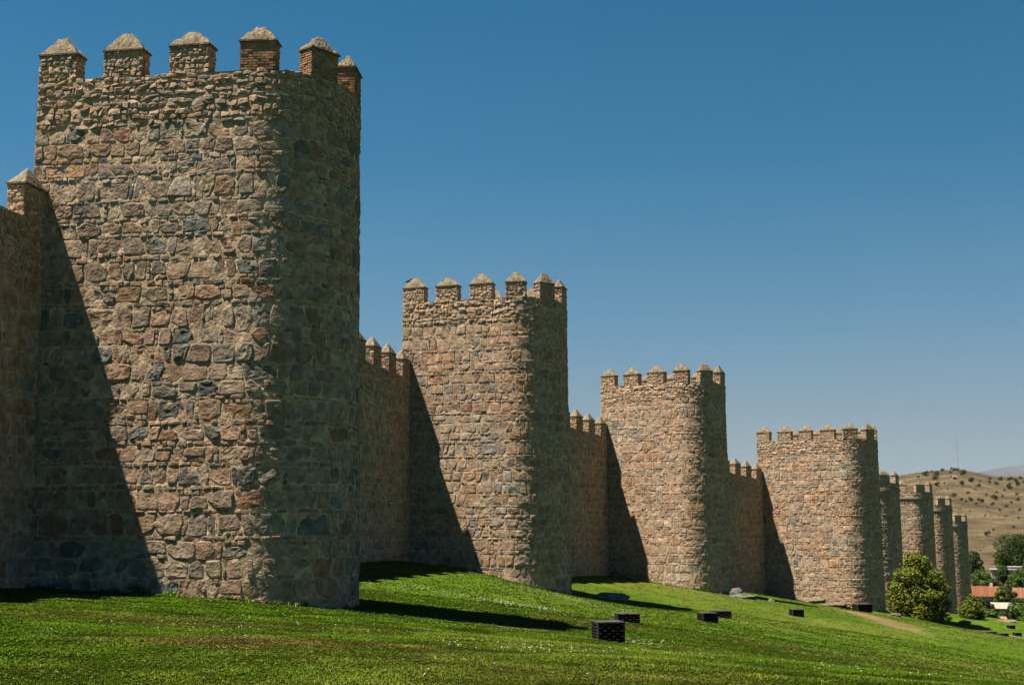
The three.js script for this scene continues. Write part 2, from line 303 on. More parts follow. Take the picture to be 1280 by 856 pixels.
function rubble(S, cfg) { // small uncoursed stones
  const { s0, s1, y0, y1, map, seed, pal } = cfg, R = rng(seed), hh = cfg.h ?? [.1, .19], ww = cfg.w ?? [.12, .32];
  let y = y0, k = 0; const top = cfg.top;
  while (y < y1 - .03) {
    let h = Math.min(R.r(...hh), y1 - y); if (y1 - y - h < .05) h = y1 - y; k++;
    for (let s = s0 + (s0 ? 0 : 0); s < s1 - .02;) {
      let w = Math.min(R.r(...ww), s1 - s); if (s1 - s - w < .06) w = s1 - s;
      const j = () => R.r(-.034, .034) * (cfg.j ?? 1), P = PAL[pal], c = R() < .06 ? P[8] : R() < .035 ? P[9] : R() < .05 ? P[7] : P[Math.floor(R() * 6)];
      const wob = t => .09 * (cfg.j ?? 1) * vn(t / .55 + seed, k * 1.3);
      stoneInto(S, outline([[s + j(), y + j() + wob(s)], [s + w + j(), y + j() + wob(s + w)], [s + w + j(), y + h + j() + wob(s + w)], [s + j(), y + h + j() + wob(s)]], R, false, .008), map, R, { col: c.map(v => v * 1.1), hi: false, prot: R.r(.010, .055) * (cfg.p ?? 1), tilt: .22, rough: .018 * (cfg.p ?? 1) });
      s += w;
    }
    y += h;
  }
}
// a merlon: local frame (t along the wall, y up, o outwards); face flush with the wall
function merlon(parent, org, F, o) { // F(t,y,d) -> world; d<=0 is inwards
  const { w, th, y0, h, cap, seed } = o, R = rng(seed), W = w / 2;
  const core = new Soup(), e = o.plain ? 0 : .02, mc = (o.brick ? [.36, .28, .2] : MORTAR);
  core.box(-W + e, y0 - .06, -th + e, W - e, y0 + h - .005, -e, o.plain ? mc.map(v => v * .9) : mc, F);
  const m = core.mesh('merlon', M.mortar, parent, org);
  if (!o.plain) {
    const S = new Soup();
    const faces = [[w, (s, y, f) => F(-W + s, y, -e + f)], [th, (s, y, f) => F(W - e + f, y, -s)], [w, (s, y, f) => F(W - s, y, -th + e - f)], [th, (s, y, f) => F(-W + e - f, y, -th + s)]];
    faces.forEach(([len, map], k) => {
      if (k === 2 && !o.back) return;
      if (o.brick) {
        const n = Math.round(h / .078), ch = h / n;
        for (let r = 0; r < n; r++) for (let s = (r % 2 ? -.13 : 0); s < len - .02;) {
          const bw = Math.min(.26, len - s), a = Math.max(0, s) + .012, b = s + bw - .012; s += .262;
          if (b - a < .03) continue;
          const t = R.r(.75, 1.2), c = R() < .3 ? [.36 * t, .25 * t, .165 * t] : [.37 * t, .205 * t, .12 * t], p = R.r(.008, .03), ya = y0 + r * ch + .016, yb = y0 + (r + 1) * ch - .014;
          S.box(a, ya, -.02, b, yb, p, c, map);
        }
      } else rubble(S, { s0: 0, s1: len, y0, y1: y0 + h - .01, map, seed: seed * 7 + k, pal: o.pal, h: o.rh ?? [.09, .16], w: o.rw ?? [.1, .24], j: .6, p: .8 });
    });
    mark(S.mesh(o.brick ? 'brick_courses' : 'rubble_facing', o.brick ? M.brick : M.rubble, m, [0, 0, 0].map((v, i) => org[i])), null, null, null, 'stuff');
  }
  const sl = new Soup(), ov = o.ov ?? .038; // thin slab under the cap
  const sc = o.cap2 ?? [.235, .183, .125];
  sl.box(-W - ov, y0 + h, -th - ov, W + ov, y0 + h + .055, ov, sc.map(v => v * .85), F);
  sl.mesh('cap_slab', M.cap, m, org);
  const c = new Soup(), yb = y0 + h + .058, n = o.plain ? 2 : o.capRough > .06 ? 12 : 7, ov2 = ov - .02;
  const px = (a, b) => { // hipped cap with a blunt, slightly slumped top
    const t = -W - ov2 + (w + 2 * ov2) * a, d = -th - ov2 + (th + 2 * ov2) * b, k = Math.min(Math.min(a, 1 - a) * 2 * (o.ridge ? 1 + o.ridge : 1), Math.min(b, 1 - b) * 2);
    const f = Math.min(k, .93) / .93;
    return F(t + (k > 0 ? .02 * vn(t * 9, d * 9, seed) : 0), yb + cap * f + (k > 0 ? (o.capRough ?? .03) * (.5 * fbm(t * 5 + seed, d * 5, seed, 2) + .8 * vn(t * 17 + seed, d * 17, seed)) : 0), d);
  };
  const N = n * 2;
  for (let i = 0; i < N; i++) for (let j = 0; j < N; j++) { const a0 = i / N, a1 = (i + 1) / N, b0 = j / N, b1 = (j + 1) / N; const tn = R.r(.72, 1.12); c.quad(px(a0, b0), px(a0, b1), px(a1, b1), px(a1, b0), sc.map(v => v * tn), [a0, b0], [a0, b1], [a1, b1], [a1, b0]); }
  c.mesh('cap', M.cap, m, org);
  return m;
}
const TOWERS = [
  { P: [-14.75, -39.6], a: 10, L: 6.95, ax: 2.4, bz: 2.9, yt: 15.3, bat: .014, det: 2, pal: 'a', ind: 300, band: 1.45 },
  { P: [-6.35, -75.6], a: 20, L: 6.45, ax: 2.45, bz: 2.85, yt: 14.35, bat: .013, det: 1, pal: 'b', ind: 300, band: 1.15 },
  { P: [7.1, -105], a: 35, L: 6.9, ax: 2.3, bz: 2.75, yt: 12.5, bat: .013, det: 1, pal: 'b', ind: 200, band: 1.1 },
  { P: [24.1, -130], a: 36, L: 8.65, ax: 2.2, bz: 2.95, yt: 9.7, bat: .012, det: 1, pal: 'b', ind: 100, band: 1.1 },
  { P: [35.1, -156], a: 24, L: 7.4, ax: 2.2, bz: 3.4, yt: 6.4, bat: .010, det: 0, pal: 'b', ind: 0, band: 1.4, ledge: 1 },
  { P: [46.9, -181], a: 24, L: 7.4, ax: 2.2, bz: 3.4, yt: 6.0, bat: .010, det: 0, pal: 'b', ind: 0, band: 1.4, ledge: 1 },
  { P: [57.1, -204], a: 23, L: 7.4, ax: 2.2, bz: 3.4, yt: 4.6, bat: .010, det: 0, pal: 'b', ind: 0, band: 1.4, ledge: 1 },
  { P: [67.2, -227], a: 23, L: 7.4, ax: 2.2, bz: 3.4, yt: 2.2, bat: .010, det: 0, pal: 'b', ind: 0, band: 1.4, ledge: 1 },
];
const TLAB = [
  'tallest and broadest stone tower, with red brick merlons on its rounded nose',
  'battlemented stone tower with a small bird on its corner merlon',
  'tan stone tower between the one with a bird and the wide low one',
  'wide low stone tower behind the bare earth mound, far merlons showing over its parapet',
  'stone tower mostly hidden behind the wide low tower, dark side showing',
  'rounded stone tower with projecting band rising behind the round green bush',
  'second to last slim stone tower of the row, before the valley',
  'last and lowest stone tower at the end of the row by the valley',
];
function towerPath(T) {
  const a = T.a * D; T.n = [Math.cos(a), Math.sin(a)]; T.w = [Math.sin(a), -Math.cos(a)];
  const el = [0], E = 120; let px = 0, pq = 0; // ellipse arc table
  for (let i = 1; i <= E; i++) { const t = Math.PI * i / E, x = T.ax * Math.sin(t), q = T.bz - T.bz * Math.cos(t); el.push(el[i - 1] + Math.hypot(x - px, q - pq)); px = x; pq = q; }
  T.eLen = el[E]; T.total = 2 * T.L + T.eLen;
  T.loc = s => { // o (outwards), q (along the wall), normal
    if (s <= T.L) return [s, 0, 0, -1];
    if (s >= T.L + T.eLen) return [T.L - (s - T.L - T.eLen), 2 * T.bz, 0, 1];
    const d = s - T.L; let lo = 0, hi2 = E; while (hi2 - lo > 1) { const m = (lo + hi2) >> 1; if (el[m] <= d) lo = m; else hi2 = m; }
    const t = Math.PI * (lo + (d - el[lo]) / (el[lo + 1] - el[lo])) / E, nx = Math.sin(t) / T.ax, nq = -Math.cos(t) / T.bz, l = Math.hypot(nx, nq);
    return [T.L + T.ax * Math.sin(t), T.bz - T.bz * Math.cos(t), nx / l, nq / l];
  };
  T.map = (s, y, f) => { const [o, q, no, nq] = T.loc(s), e = f + T.bat * (T.yt - y), O = o + no * e, Q = q + nq * e; return [T.P[0] + T.n[0] * O + T.w[0] * Q, y, T.P[1] + T.n[1] * O + T.w[1] * Q]; };
  T.in = (x, z, m = 0) => { const dx = x - T.P[0], dz = z - T.P[1], o = dx * T.n[0] + dz * T.n[1], q = dx * T.w[0] + dz * T.w[1]; if (q < -m - .2 || q > 2 * T.bz + m + .2) return false; if (o < T.L) return o > -3; return ((o - T.L) / (T.ax + m + .2)) ** 2 + ((q - T.bz) / (T.bz + m + .2)) ** 2 < 1; };
}
TOWERS.forEach(towerPath);
const view = (x, y, z, nx, nz) => { const d = Math.hypot(x, y - EYE, z); return Math.max(0, -(x * nx + z * nz) / d); };
function buildTower(T, i) {
  const gy = ground(T.P[0], T.P[1]), org = [T.P[0], gy, T.P[1]];
  const g = thing('wall_tower', TLAB[i], 'tower', org, 'towers along the town wall');
  let yb = 99; for (let s = 0; s <= T.total; s += .5) { const p = T.map(s, gy, 0); yb = Math.min(yb, ground(p[0], p[2])); } yb -= .35; T.yb = yb;
  const R = rng(500 + i * 17), tone = i ? 1 : 1;
  // mortar core: outer skin, parapet top and inside, walk and back
  const st = T.det === 2 ? .085 : T.det === 1 ? .16 : .4, nu = Math.ceil(T.total / st), nv = Math.ceil((T.yt - yb) / st), amp = T.det === 2 ? .017 : .012;
  gridMesh('mortar_body', nu, nv, (a, b) => {
    const s = T.total * a / nu, y = yb + (T.yt - yb) * b / nv, f = amp * (fbm(s * 3.1 + i * 9, y * 3.1, i, 3) + .6 * vn(s * 9, y * 9)) - .004;
    const p = T.map(s, y, f), v = 1 + .18 * fbm(s / 1.1, y / 1.1, i + 3, 3); const K = i === 0 ? [.54, .395, .27] : [.53, .375, .258];
    return [...p, K[0] * v, K[1] * v, K[2] * v, s, y];
  }, M.mortar, g, org);
  const th = .62, wy = T.yt - 1.55, C = new Soup(), n = 72, U = [.38, .30, .21];
  for (let k = 0; k < n; k++) {
    const a = T.total * k / n, b = T.total * (k + 1) / n, u0 = [a, 0], u1 = [b, 0], q = (s, y, f) => T.map(s, y, f);
    C.quad(q(a, T.yt, .01), q(b, T.yt, .01), q(b, T.yt, -th), q(a, T.yt, -th), U, u0, u1, [b, th], [a, th]);
    C.quad(q(a, T.yt, -th), q(b, T.yt, -th), q(b, wy, -th), q(a, wy, -th), U.map(v => v * .9), u0, u1, [b, 1.5], [a, 1.5]);
    C.tri(q(a, wy, -th), q(b, wy, -th), T.map(T.total / 2, wy, -T.ax - T.L * .6), U.map(v => v * .8), u0, u1, [0, 3]);
  }
  { const A = T.map(0, T.yt, 0), B = T.map(0, yb, 0), E2 = T.map(T.total, T.yt, 0), F2 = T.map(T.total, yb, 0), A2 = [A[0], wy, A[2]], E3 = [E2[0], wy, E2[2]]; C.quad(B, F2, E3, A2, U, [0, 0], [6, 0], [6, 14], [0, 14]);
    for (const sg of [0, T.total]) C.quad(T.map(sg, wy, 0), T.map(sg, T.yt, 0), T.map(sg, T.yt, -th), T.map(sg, wy, -th), U); }
  C.mesh('parapet', M.cap, g, org);
  if (T.ledge) { const Lg = new Soup(); for (let k = 0; k < n; k++) { const a = T.total * k / n, b = T.total * (k + 1) / n, y0 = T.yt - .95, y1 = T.yt - .72; Lg.quad(T.map(a, y0, .16), T.map(b, y0, .16), T.map(b, y1, .16), T.map(a, y1, .16), [.4, .32, .24]); Lg.quad(T.map(a, y1, .16), T.map(b, y1, .16), T.map(b, y1, -.05), T.map(a, y1, -.05), [.4, .32, .24]); Lg.quad(T.map(a, y0, -.05), T.map(b, y0, -.05), T.map(b, y0, .16), T.map(a, y0, .16), [.4, .32, .24]); } Lg.mesh('string_course', M.cap, g, org); }
  // facing stones
  const sEnd = T.L + T.eLen * .78, skip = (s, y) => { const p = T.map(s, y, 0); return y < ground(p[0], p[2]) - .25; };
  const vis = (s, y) => { const p = T.map(s, y, 0), [, , no, nq] = T.loc(s); return view(p[0], p[1], p[2], T.n[0] * no + T.w[0] * nq, T.n[1] * no + T.w[1] * nq) + .02; };
  const small = new Soup(), hi = T.det === 2, top = s => T.yt - T.band + .25 * vn(s / 1.4, i * 7) + .12 * vn(s / .4, i);
  const dark = (s, y) => clamp(.6 * fbm(s * .5, y * .5, i * 3, 3) + (i === 0 ? .3 : .16));
  const big = masonry({ s0: 0, s1: sEnd, yb, ymax: T.yt - T.band + .2, top, map: T.map, seed: 900 + i * 31, hi, pal: T.pal, small, dark, skip, vis, h: T.det ? [.40, .66] : [.4, .6], w: T.det ? [.3, .88] : [.4, .9], roughK: i > 3 ? 1.6 : 1, protK: i > 2 ? 1.5 : 1 });
  big.sort((p, q) => q.wgt - p.wgt);
  const rest = new Soup();
  const bulk = (dst, src) => { for (const k of ['p', 'c', 'u']) for (const v of src[k]) dst[k].push(v); };
  big.forEach((b, k) => { if (k < T.ind) b.S.mesh('stone', M.stone, g, org); else bulk(rest, b.S); });
  bulk(rest, small);
  mark(rest.mesh('facing_stones', M.stone, g, org), null, null, null, 'stuff');
  if (T.det || i > 3) {
    const rb = new Soup();
    rubble(rb, { s0: 0, s1: sEnd, y0: T.yt - T.band - .12, y1: T.yt - .01, map: T.map, seed: 77 + i, pal: T.pal, h: T.det === 2 ? [.08, .22] : [.1, .24], w: T.det === 2 ? [.1, .42] : [.13, .45] });
    mark(rb.mesh('rubble_band', M.rubble, g, org), null, null, null, 'stuff');
  }
  // merlons
  const list = T.mer;
  list.forEach(([s, w, brick, dh = 0], k) => {
    const [o, q, no, nq] = T.loc(s), to = [-nq, no]; // tangent in (o,q)
    const F = (t, y, d) => { const e = d + T.bat * (T.yt - Math.min(y, T.yt)), O = o + to[0] * t + no * e, Q = q + to[1] * t + nq * e; return [T.P[0] + T.n[0] * O + T.w[0] * Q, y, T.P[1] + T.n[1] * O + T.w[1] * Q]; };
    merlon(g, org, F, { w, th: .58, y0: T.yt + .004, h: .86 + dh + R.r(-.02, .03), cap: .54 + R.r(-.08, .08), seed: 40 + i * 50 + k, brick, pal: T.pal, plain: T.det === 0, back: i > 1 && i < 4 && s > T.L + T.eLen * .6, capRough: i === 0 ? .065 : .05, ridge: .25 });
  });
}
TOWERS[0].mer = [[.62, 1.24], [2.78, 1.26], [4.95, 1.28], [7.15, 1.1, 1, .05], [9.35, 1.1, 1], [11.5, 1.1, 1], [13.7, 1.15], [16, 1.2], [18.2, 1.2], [20.2, 1.2]];
TOWERS[1].mer = [[.68, 1.34], [2.75, 1.35], [4.85, 1.36], [6.95, 1.15], [8.9, 1.1], [10.8, 1.1], [12.9, 1.1], [15.2, 1.3], [17.6, 1.3], [20.2, 1.3]];
TOWERS[2].mer = [[.65, 1.26], [2.75, 1.35], [4.95, 1.45], [7.15, 1.2], [9.25, 1.15], [11.3, 1.1], [13.3, 1.1], [15.6, 1.3], [17.9, 1.3], [20.3, 1.3]];
TOWERS[3].mer = [[.68, 1.36], [2.9, 1.4], [5.05, 1.3], [7.3, 1.45], [9.6, 1.4], [11.9, 1.4], [14.2, 1.3], [16.6, 1.35], [19, 1.35], [21.3, 1.35], [24.2, 1.35]];
for (let i = 4; i < 8; i++) TOWERS[i].mer = Array.from({ length: 9 }, (_, k) => [.9 + k * 2.55, 1.3]);
TOWERS.forEach(buildTower);

// curtain walls between the towers
const CURT = [
  { ext: -13, to: 0, y0: 10.75, y1: 10.75, det: 2, pal: 'b', ind: 90, label: 'shaded curtain wall joining the tallest tower, gabled merlon on top' },
  { from: 0, to: 1, y0: 10.6, y1: 9.95, det: 1, pal: 'b', ind: 150, label: 'shaded curtain wall between the tallest tower and the bird tower' },
  { from: 1, to: 2, y0: 9.6, y1: 8.5, det: 1, pal: 'b', ind: 80, label: 'shaded curtain wall between the bird tower and the next tan tower' },
  { from: 2, to: 3, y0: 7.6, y1: 5.95, det: 1, pal: 'b', ind: 40, label: 'shaded curtain wall above boulders beside the wide low tower' },
  { from: 3, to: 4, y0: 5, y1: 2.6, det: 0, pal: 'b', ind: 0, label: 'hidden curtain wall just past the wide low tower' },
  { from: 4, to: 5, y0: 2.4, y1: 1.8, det: 0, pal: 'b', ind: 0, label: 'far curtain wall leading to the banded tower behind the bush' },
  { from: 5, to: 6, y0: 1.8, y1: .6, det: 0, pal: 'b', ind: 0, label: 'far curtain wall leading to the second to last tower' },
  { from: 6, to: 7, y0: .4, y1: -1.8, det: 0, pal: 'b', ind: 0, label: 'far curtain wall leading to the last tower' },
];
const WALLS = [];
CURT.forEach((K, i) => {
  const B = TOWERS[K.to], set = .5;
  const pt = (T, o, q) => [T.P[0] + T.n[0] * o + T.w[0] * q, T.P[1] + T.n[1] * o + T.w[1] * q];
  const b = pt(B, set, .3), a = K.ext ? pt(B, set, K.ext) : pt(TOWERS[K.from], set, 2 * TOWERS[K.from].bz - .3);
  const len = Math.hypot(b[0] - a[0], b[1] - a[1]), t = [(b[0] - a[0]) / len, (b[1] - a[1]) / len], n = [-t[1], t[0]];
  WALLS.push({ a, t, n, len });
  const yt = s => K.y0 + (K.y1 - K.y0) * s / len, bat = .012;
  const map = (s, y, f) => { const e = f + bat * (K.y0 - y); return [a[0] + t[0] * s + n[0] * e, y, a[1] + t[1] * s + n[1] * e]; };
  const gy = ground(...a), org = [a[0], gy, a[1]], g = thing('curtain_wall', K.label, 'wall', org, 'curtain walls between the towers');
  let yb = 99; for (let s = 0; s <= len; s += 1) { const p = map(s, 0, 0); yb = Math.min(yb, ground(p[0], p[2])); } yb -= .4;
  const st = K.det === 2 ? .12 : K.det ? .2 : .6, nu = Math.ceil(len / st), nv = Math.ceil((K.y0 - yb) / st);
  gridMesh('mortar_body', nu, nv, (p, q) => { const s = len * p / nu, y = yb + (yt(s) - yb) * q / nv, v = 1 + .2 * fbm(s / 1.2, y / 1.2, i + 30, 3); return [...map(s, y, (K.det ? .014 : .04) * fbm(s * 3, y * 3, i, 3)), .53 * v, .375 * v, .258 * v, s, y]; }, M.mortar, g, org);
  const C = new Soup(), U = [.38, .30, .21], T2 = 2.6, th = .6;
  const Q = (s, y, f) => { const p = map(s, 0, 0), e = f + bat * 0; const x0 = a[0] + t[0] * s, z0 = a[1] + t[1] * s; return [x0 + n[0] * e, y, z0 + n[1] * e]; };
  C.quad(Q(0, yt(0), .02), Q(len, yt(len), .02), Q(len, yt(len), -th), Q(0, yt(0), -th), U, [0, 0], [len, 0], [len, th], [0, th]);
  C.quad(Q(0, yt(0), -th), Q(len, yt(len), -th), Q(len, yt(len) - 1.5, -th), Q(0, yt(0) - 1.5, -th), U, [0, 0], [len, 0], [len, 1.5], [0, 1.5]);
  C.quad(Q(0, yt(0) - 1.5, -th), Q(len, yt(len) - 1.5, -th), Q(len, yt(len) - 1.5, -T2), Q(0, yt(0) - 1.5, -T2), U, [0, 0], [len, 0], [len, 2], [0, 2]);
  C.quad(Q(0, yt(0) - 1.5, -T2), Q(len, yt(len) - 1.5, -T2), Q(len, yb, -T2), Q(0, yb, -T2), U, [0, 0], [len, 0], [len, 12], [0, 12]);
  C.quad(Q(0, yb, 0), Q(0, yt(0), 0), Q(0, yt(0) - 1.5, -T2), Q(0, yb, -T2), U);
  C.mesh('parapet', M.cap, g, org);
  const small = new Soup(), skip = (s, y) => { const p = map(s, y, 0); return y < ground(p[0], p[2]) - .25; };
  const vis = (s, y) => { const p = map(s, y, 0); for (let k = 0; k < 4; k++) for (let q = .03; q < .97; q += .01) if (TOWERS[k].in(p[0] * q, p[2] * q)) return 0; const u = p[0] / -p[2]; return Math.abs(u) < .4 ? view(p[0], p[1], p[2], n[0], n[1]) : 0; };
  const s0 = K.ext ? len - 8 : K.det ? Math.max(0, len - 18) : Math.max(0, len - 8);
  const big = masonry({ s0, s1: len - .3, yb, ymax: K.y0 - 1, top: s => yt(s) - 1.5, map, seed: 300 + i * 13, hi: false, pal: K.pal, small, skip, vis, dark: (s, y) => clamp(.5 * fbm(s * .5, y * .5, i, 3) + .16), h: [.4, .64], w: [.32, .9] });
  big.sort((p, q) => q.wgt - p.wgt);
  const rest = new Soup(), bulk = (dst, src) => { for (const k of ['p', 'c', 'u']) for (const v of src[k]) dst[k].push(v); };
  big.forEach((bb, k) => { if (k < K.ind && bb.wgt > .005) bb.S.mesh('stone', M.stone, g, org); else bulk(rest, bb.S); });
  bulk(rest, small);
  const hmap = (s, y, f) => map(s, y + yt(s), f);
  rubble(rest, { s0, s1: len - .3, y0: -1.62, y1: -.02, map: hmap, seed: 55 + i, pal: K.pal, h: [.13, .22], w: [.16, .36] });
  mark(rest.mesh('facing_stones', M.stone, g, org), null, null, null, 'stuff');
  const step = K.ext ? 3.1 : 2.45, off = K.ext ? 1.0 : 1.05;
  for (let s = len - off, k = 0; s > .6 && k < 16; s -= step, k++) {
    const F = (tt, y, d) => { const p = Q(s + tt, y, d + .012); return p; };
    merlon(g, org, F, { w: 1.25, th: .58, y0: yt(s) + .004 - Math.abs(K.y1 - K.y0) / len * .6, h: .98, cap: .55, seed: 700 + i * 40 + k, pal: K.pal, plain: K.det === 0 || k > 6, capRough: .03, cap2: [.27, .215, .15], ridge: .1 });
  }
});
const outside = (x, z) => { // true on the lawn side of the walls
  for (const T of TOWERS) if (T.in(x, z)) return false;
  for (const W of WALLS) { const dx = x - W.a[0], dz = z - W.a[1], s = dx * W.t[0] + dz * W.t[1], d = dx * W.n[0] + dz * W.n[1]; if (s > -8 && s < W.len + 1 && d < .25 && d > -60) return false; }
  return true;
};

// ---------------------------------------------------------------- grass
function instanced(name, geo, mat, list, label, category) { // list: [x,y,z,rot,scale,scaleY,[r,g,b]]
  const m = new THREE.InstancedMesh(geo, mat, list.length), q = new THREE.Quaternion(), up = new THREE.Vector3(0, 1, 0), M4 = new THREE.Matrix4(), v = new THREE.Vector3(), s = new THREE.Vector3(), c = new THREE.Color();
  list.forEach((l, i) => { q.setFromAxisAngle(up, l[3]); M4.compose(v.set(l[0], l[1], l[2]), q, s.set(l[4], l[5], l[4])); m.setMatrixAt(i, M4); m.setColorAt(i, c.setRGB(...l[6])); });
  m.name = name; m.castShadow = m.receiveShadow = true; scene.add(m); return mark(m, label, category, null, 'stuff');
}
{
  const R = rng(4242), p = [], nn = [], idx = [];
  for (let b = 0; b < 7; b++) { // one tuft of seven blades, 1 unit tall
    const a = R.r(0, 6.28), r = R.r(0, .55), x = Math.cos(a) * r, z = Math.sin(a) * r, d = R.r(0, 6.28), w = R.r(.07, .12), h = R.r(.55, 1), le = R.r(.2, .75), wx = Math.cos(d) * w, wz = Math.sin(d) * w, lx = -Math.sin(d) * le, lz = Math.cos(d) * le, k = p.length / 3;
    p.push(x - wx, 0, z - wz, x + wx, 0, z + wz, x + lx * .4 + wx * .7, h * .6, z + lz * .4 + wz * .7, x + lx * .4 - wx * .7, h * .6, z + lz * .4 - wz * .7, x + lx, h, z + lz);
    for (let i = 0; i < 5; i++) nn.push(lx * .25, 1, lz * .25);
    idx.push(k, k + 1, k + 2, k, k + 2, k + 3, k + 3, k + 2, k + 4);
  }
  const g = new THREE.BufferGeometry(); g.setAttribute('position', new THREE.Float32BufferAttribute(p, 3)); g.setAttribute('normal', new THREE.Float32BufferAttribute(nn, 3)); g.setIndex(idx); g.normalizeNormals();
  const mat = new THREE.MeshPhysicalMaterial({ roughness: .85, specularIntensity: .08, transmission: .2, thickness: 0, side: THREE.DoubleSide });
  const list = [], flowers = [];
  const zones = [[11, 17, 70000], [17, 25, 80000], [25, 36, 80000], [36, 52, 70000], [52, 80, 50000], [80, 145, 40000]];
  for (const [r0, r1, n] of zones) for (let k = 0; k < n; k++) {
    const r = Math.sqrt(R.r(r0 * r0, r1 * r1)), a = R.r(-25, 25) * D, x = Math.sin(a) * r, z = -Math.cos(a) * r;
    if (r > 34 && !outside(x, z)) continue;
    const t = turf(x, z); if (R() < t.bare * 1.05) continue;
    const dryB = R() < .04 + t.dry * .3, v = R.r(.75, 1.45), h = (.023 + Math.min(r, 45) * .0005) * R.r(.6, 1.35) * (r > 60 ? .7 : 1) * (1 + .5 * vn(x / .8, z / .8)), sc = (.035 + r * .0009) * R.r(.8, 1.3);
    const c = dryB ? [.17 * v, .15 * v, .045 * v] : [t.c[0] * v * 1.5, t.c[1] * v * 1.55, t.c[2] * v];
    list.push([x, ground(x, z) - .004, z, R.r(0, 6.28), sc, h, c]);
  }
  for (const T of TOWERS.slice(0, 4)) for (let k = 0; k < 420; k++) {
    const s = R.r(0, T.L + T.eLen * .7), e = R.r(.0, .3) * R.r(.3, 1), q = T.map(s, T.yb + .4, e), v = R.r(.8, 1.3), y = ground(q[0], q[2]), dr = R() < .55;
    if (vn(s * 1.3, T.yt) < -.25) continue;
    list.push([q[0], y - .01, q[2], R.r(0, 6.28), R.r(.07, .15), R.r(.06, .2), dr ? [.2 * v, .165 * v, .06 * v] : [.07 * v, .12 * v, .012 * v]]);
  }
  instanced('grass', g, mat, list, 'short mown green grass with dry straws on the lawn', 'grass');
  // daisies and clover heads
  const f = new THREE.SphereGeometry(1, 6, 4);
  const drift = (x0, z0, x1, z1, w, n) => { for (let k = 0; k < n; k++) { const t = R(), x = x0 + (x1 - x0) * t + (R() + R() - 1) * w, z = z0 + (z1 - z0) * t + (R() + R() - 1) * w * 2; if (outside(x, z)) flowers.push([x, ground(x, z) + R.r(.03, .06), z, 0, R.r(.007, .011) * (1 + Math.abs(z) / 70), R.r(.006, .01), [.42, .41, .34]]); } };
  drift(-5.4, -56, 3.4, -50, 1.3, 170); drift(-1.5, -53, 1.5, -51.2, .7, 110); drift(1.5, -23, -1, -22, 1.0, 45); drift(4.8, -41, 3.2, -38, .8, 40); drift(0, -20, 6, -30, 4, 25); drift(-6, -24, -4, -30, 3, 40); drift(8, -52, 13, -46, 4, 60); drift(5, -60, -1, -66, 2, 120); drift(4, -24, 9, -27, 2.5, 25);
  instanced('daisies', f, new THREE.MeshStandardMaterial({ roughness: .8 }), flowers, 'tiny white daisies scattered in drifts over the lawn', 'flowers');
}

// ---------------------------------------------------------------- plants
function leafCrown(S, lobes, n, size, cols, R, fill = .45) {
  const tot = lobes.reduce((s, l) => s + l[3] * l[3], 0);
  for (const [cx, cy, cz, r, ry = r] of lobes) {
    const k = Math.round(n * r * r / tot), tn = R.r(.8, 1.2);
    for (let i = 0; i < k; i++) {
      const a = R.r(0, 6.283), u = R.r(-1, 1), q = Math.sqrt(1 - u * u), rr = Math.pow(R.r(fill, 1), .6) * (1 + .16 * vn(a * 2 + cx, u * 4 + cy, cz));
      const d = [q * Math.cos(a), u, q * Math.sin(a)], c = [cx + d[0] * r * rr, cy + d[1] * ry * rr, cz + d[2] * r * rr];
      const z = size * R.r(.6, 1.3), t1 = [R.r(-1, 1), R.r(-.6, .6), R.r(-1, 1)], N = [d[0] + R.r(-.7, .7), d[1] + .5 + R.r(-.6, .6), d[2] + R.r(-.7, .7)];
      const A = new THREE.Vector3(...t1), B = new THREE.Vector3(...N).cross(A).normalize(); A.normalize();
      const base = cols[Math.floor(R() * cols.length)], v = tn * R.r(.75, 1.25), col = base.map(x => x * v);
      const pt = (p, w) => [c[0] + A.x * p + B.x * w, c[1] + A.y * p + B.y * w, c[2] + A.z * p + B.z * w];
      S.quad(pt(-z, 0), pt(0, -z * .55), pt(z, 0), pt(0, z * .55), col);
    }
  }
}
function limb(S, a, b, r0, r1, col, n = 7) {
  const d = new THREE.Vector3(b[0] - a[0], b[1] - a[1], b[2] - a[2]).normalize(), u = new THREE.Vector3(Math.abs(d.y) > .9 ? 1 : 0, Math.abs(d.y) > .9 ? 0 : 1, 0).cross(d).normalize(), w = d.clone().cross(u);
  const P = (c, r, k) => { const t = k / n * 6.2832; return [c[0] + (u.x * Math.cos(t) + w.x * Math.sin(t)) * r, c[1] + (u.y * Math.cos(t) + w.y * Math.sin(t)) * r, c[2] + (u.z * Math.cos(t) + w.z * Math.sin(t)) * r]; };
  for (let k = 0; k < n; k++) S.quad(P(a, r0, k), P(a, r0, k + 1), P(b, r1, k + 1), P(b, r1, k), col);
}
const GREENS = { mid: [[.05, .082, .014], [.06, .095, .016], [.04, .068, .013]], yellow: [[.10, .115, .014], [.072, .10, .014], [.055, .082, .013], [.13, .125, .016]], dark: [[.030, .050, .013], [.036, .058, .014], [.025, .042, .012]], light: [[.072, .108, .02], [.062, .095, .018]], hill: [[.030, .039, .017], [.036, .045, .02], [.025, .032, .015]] };
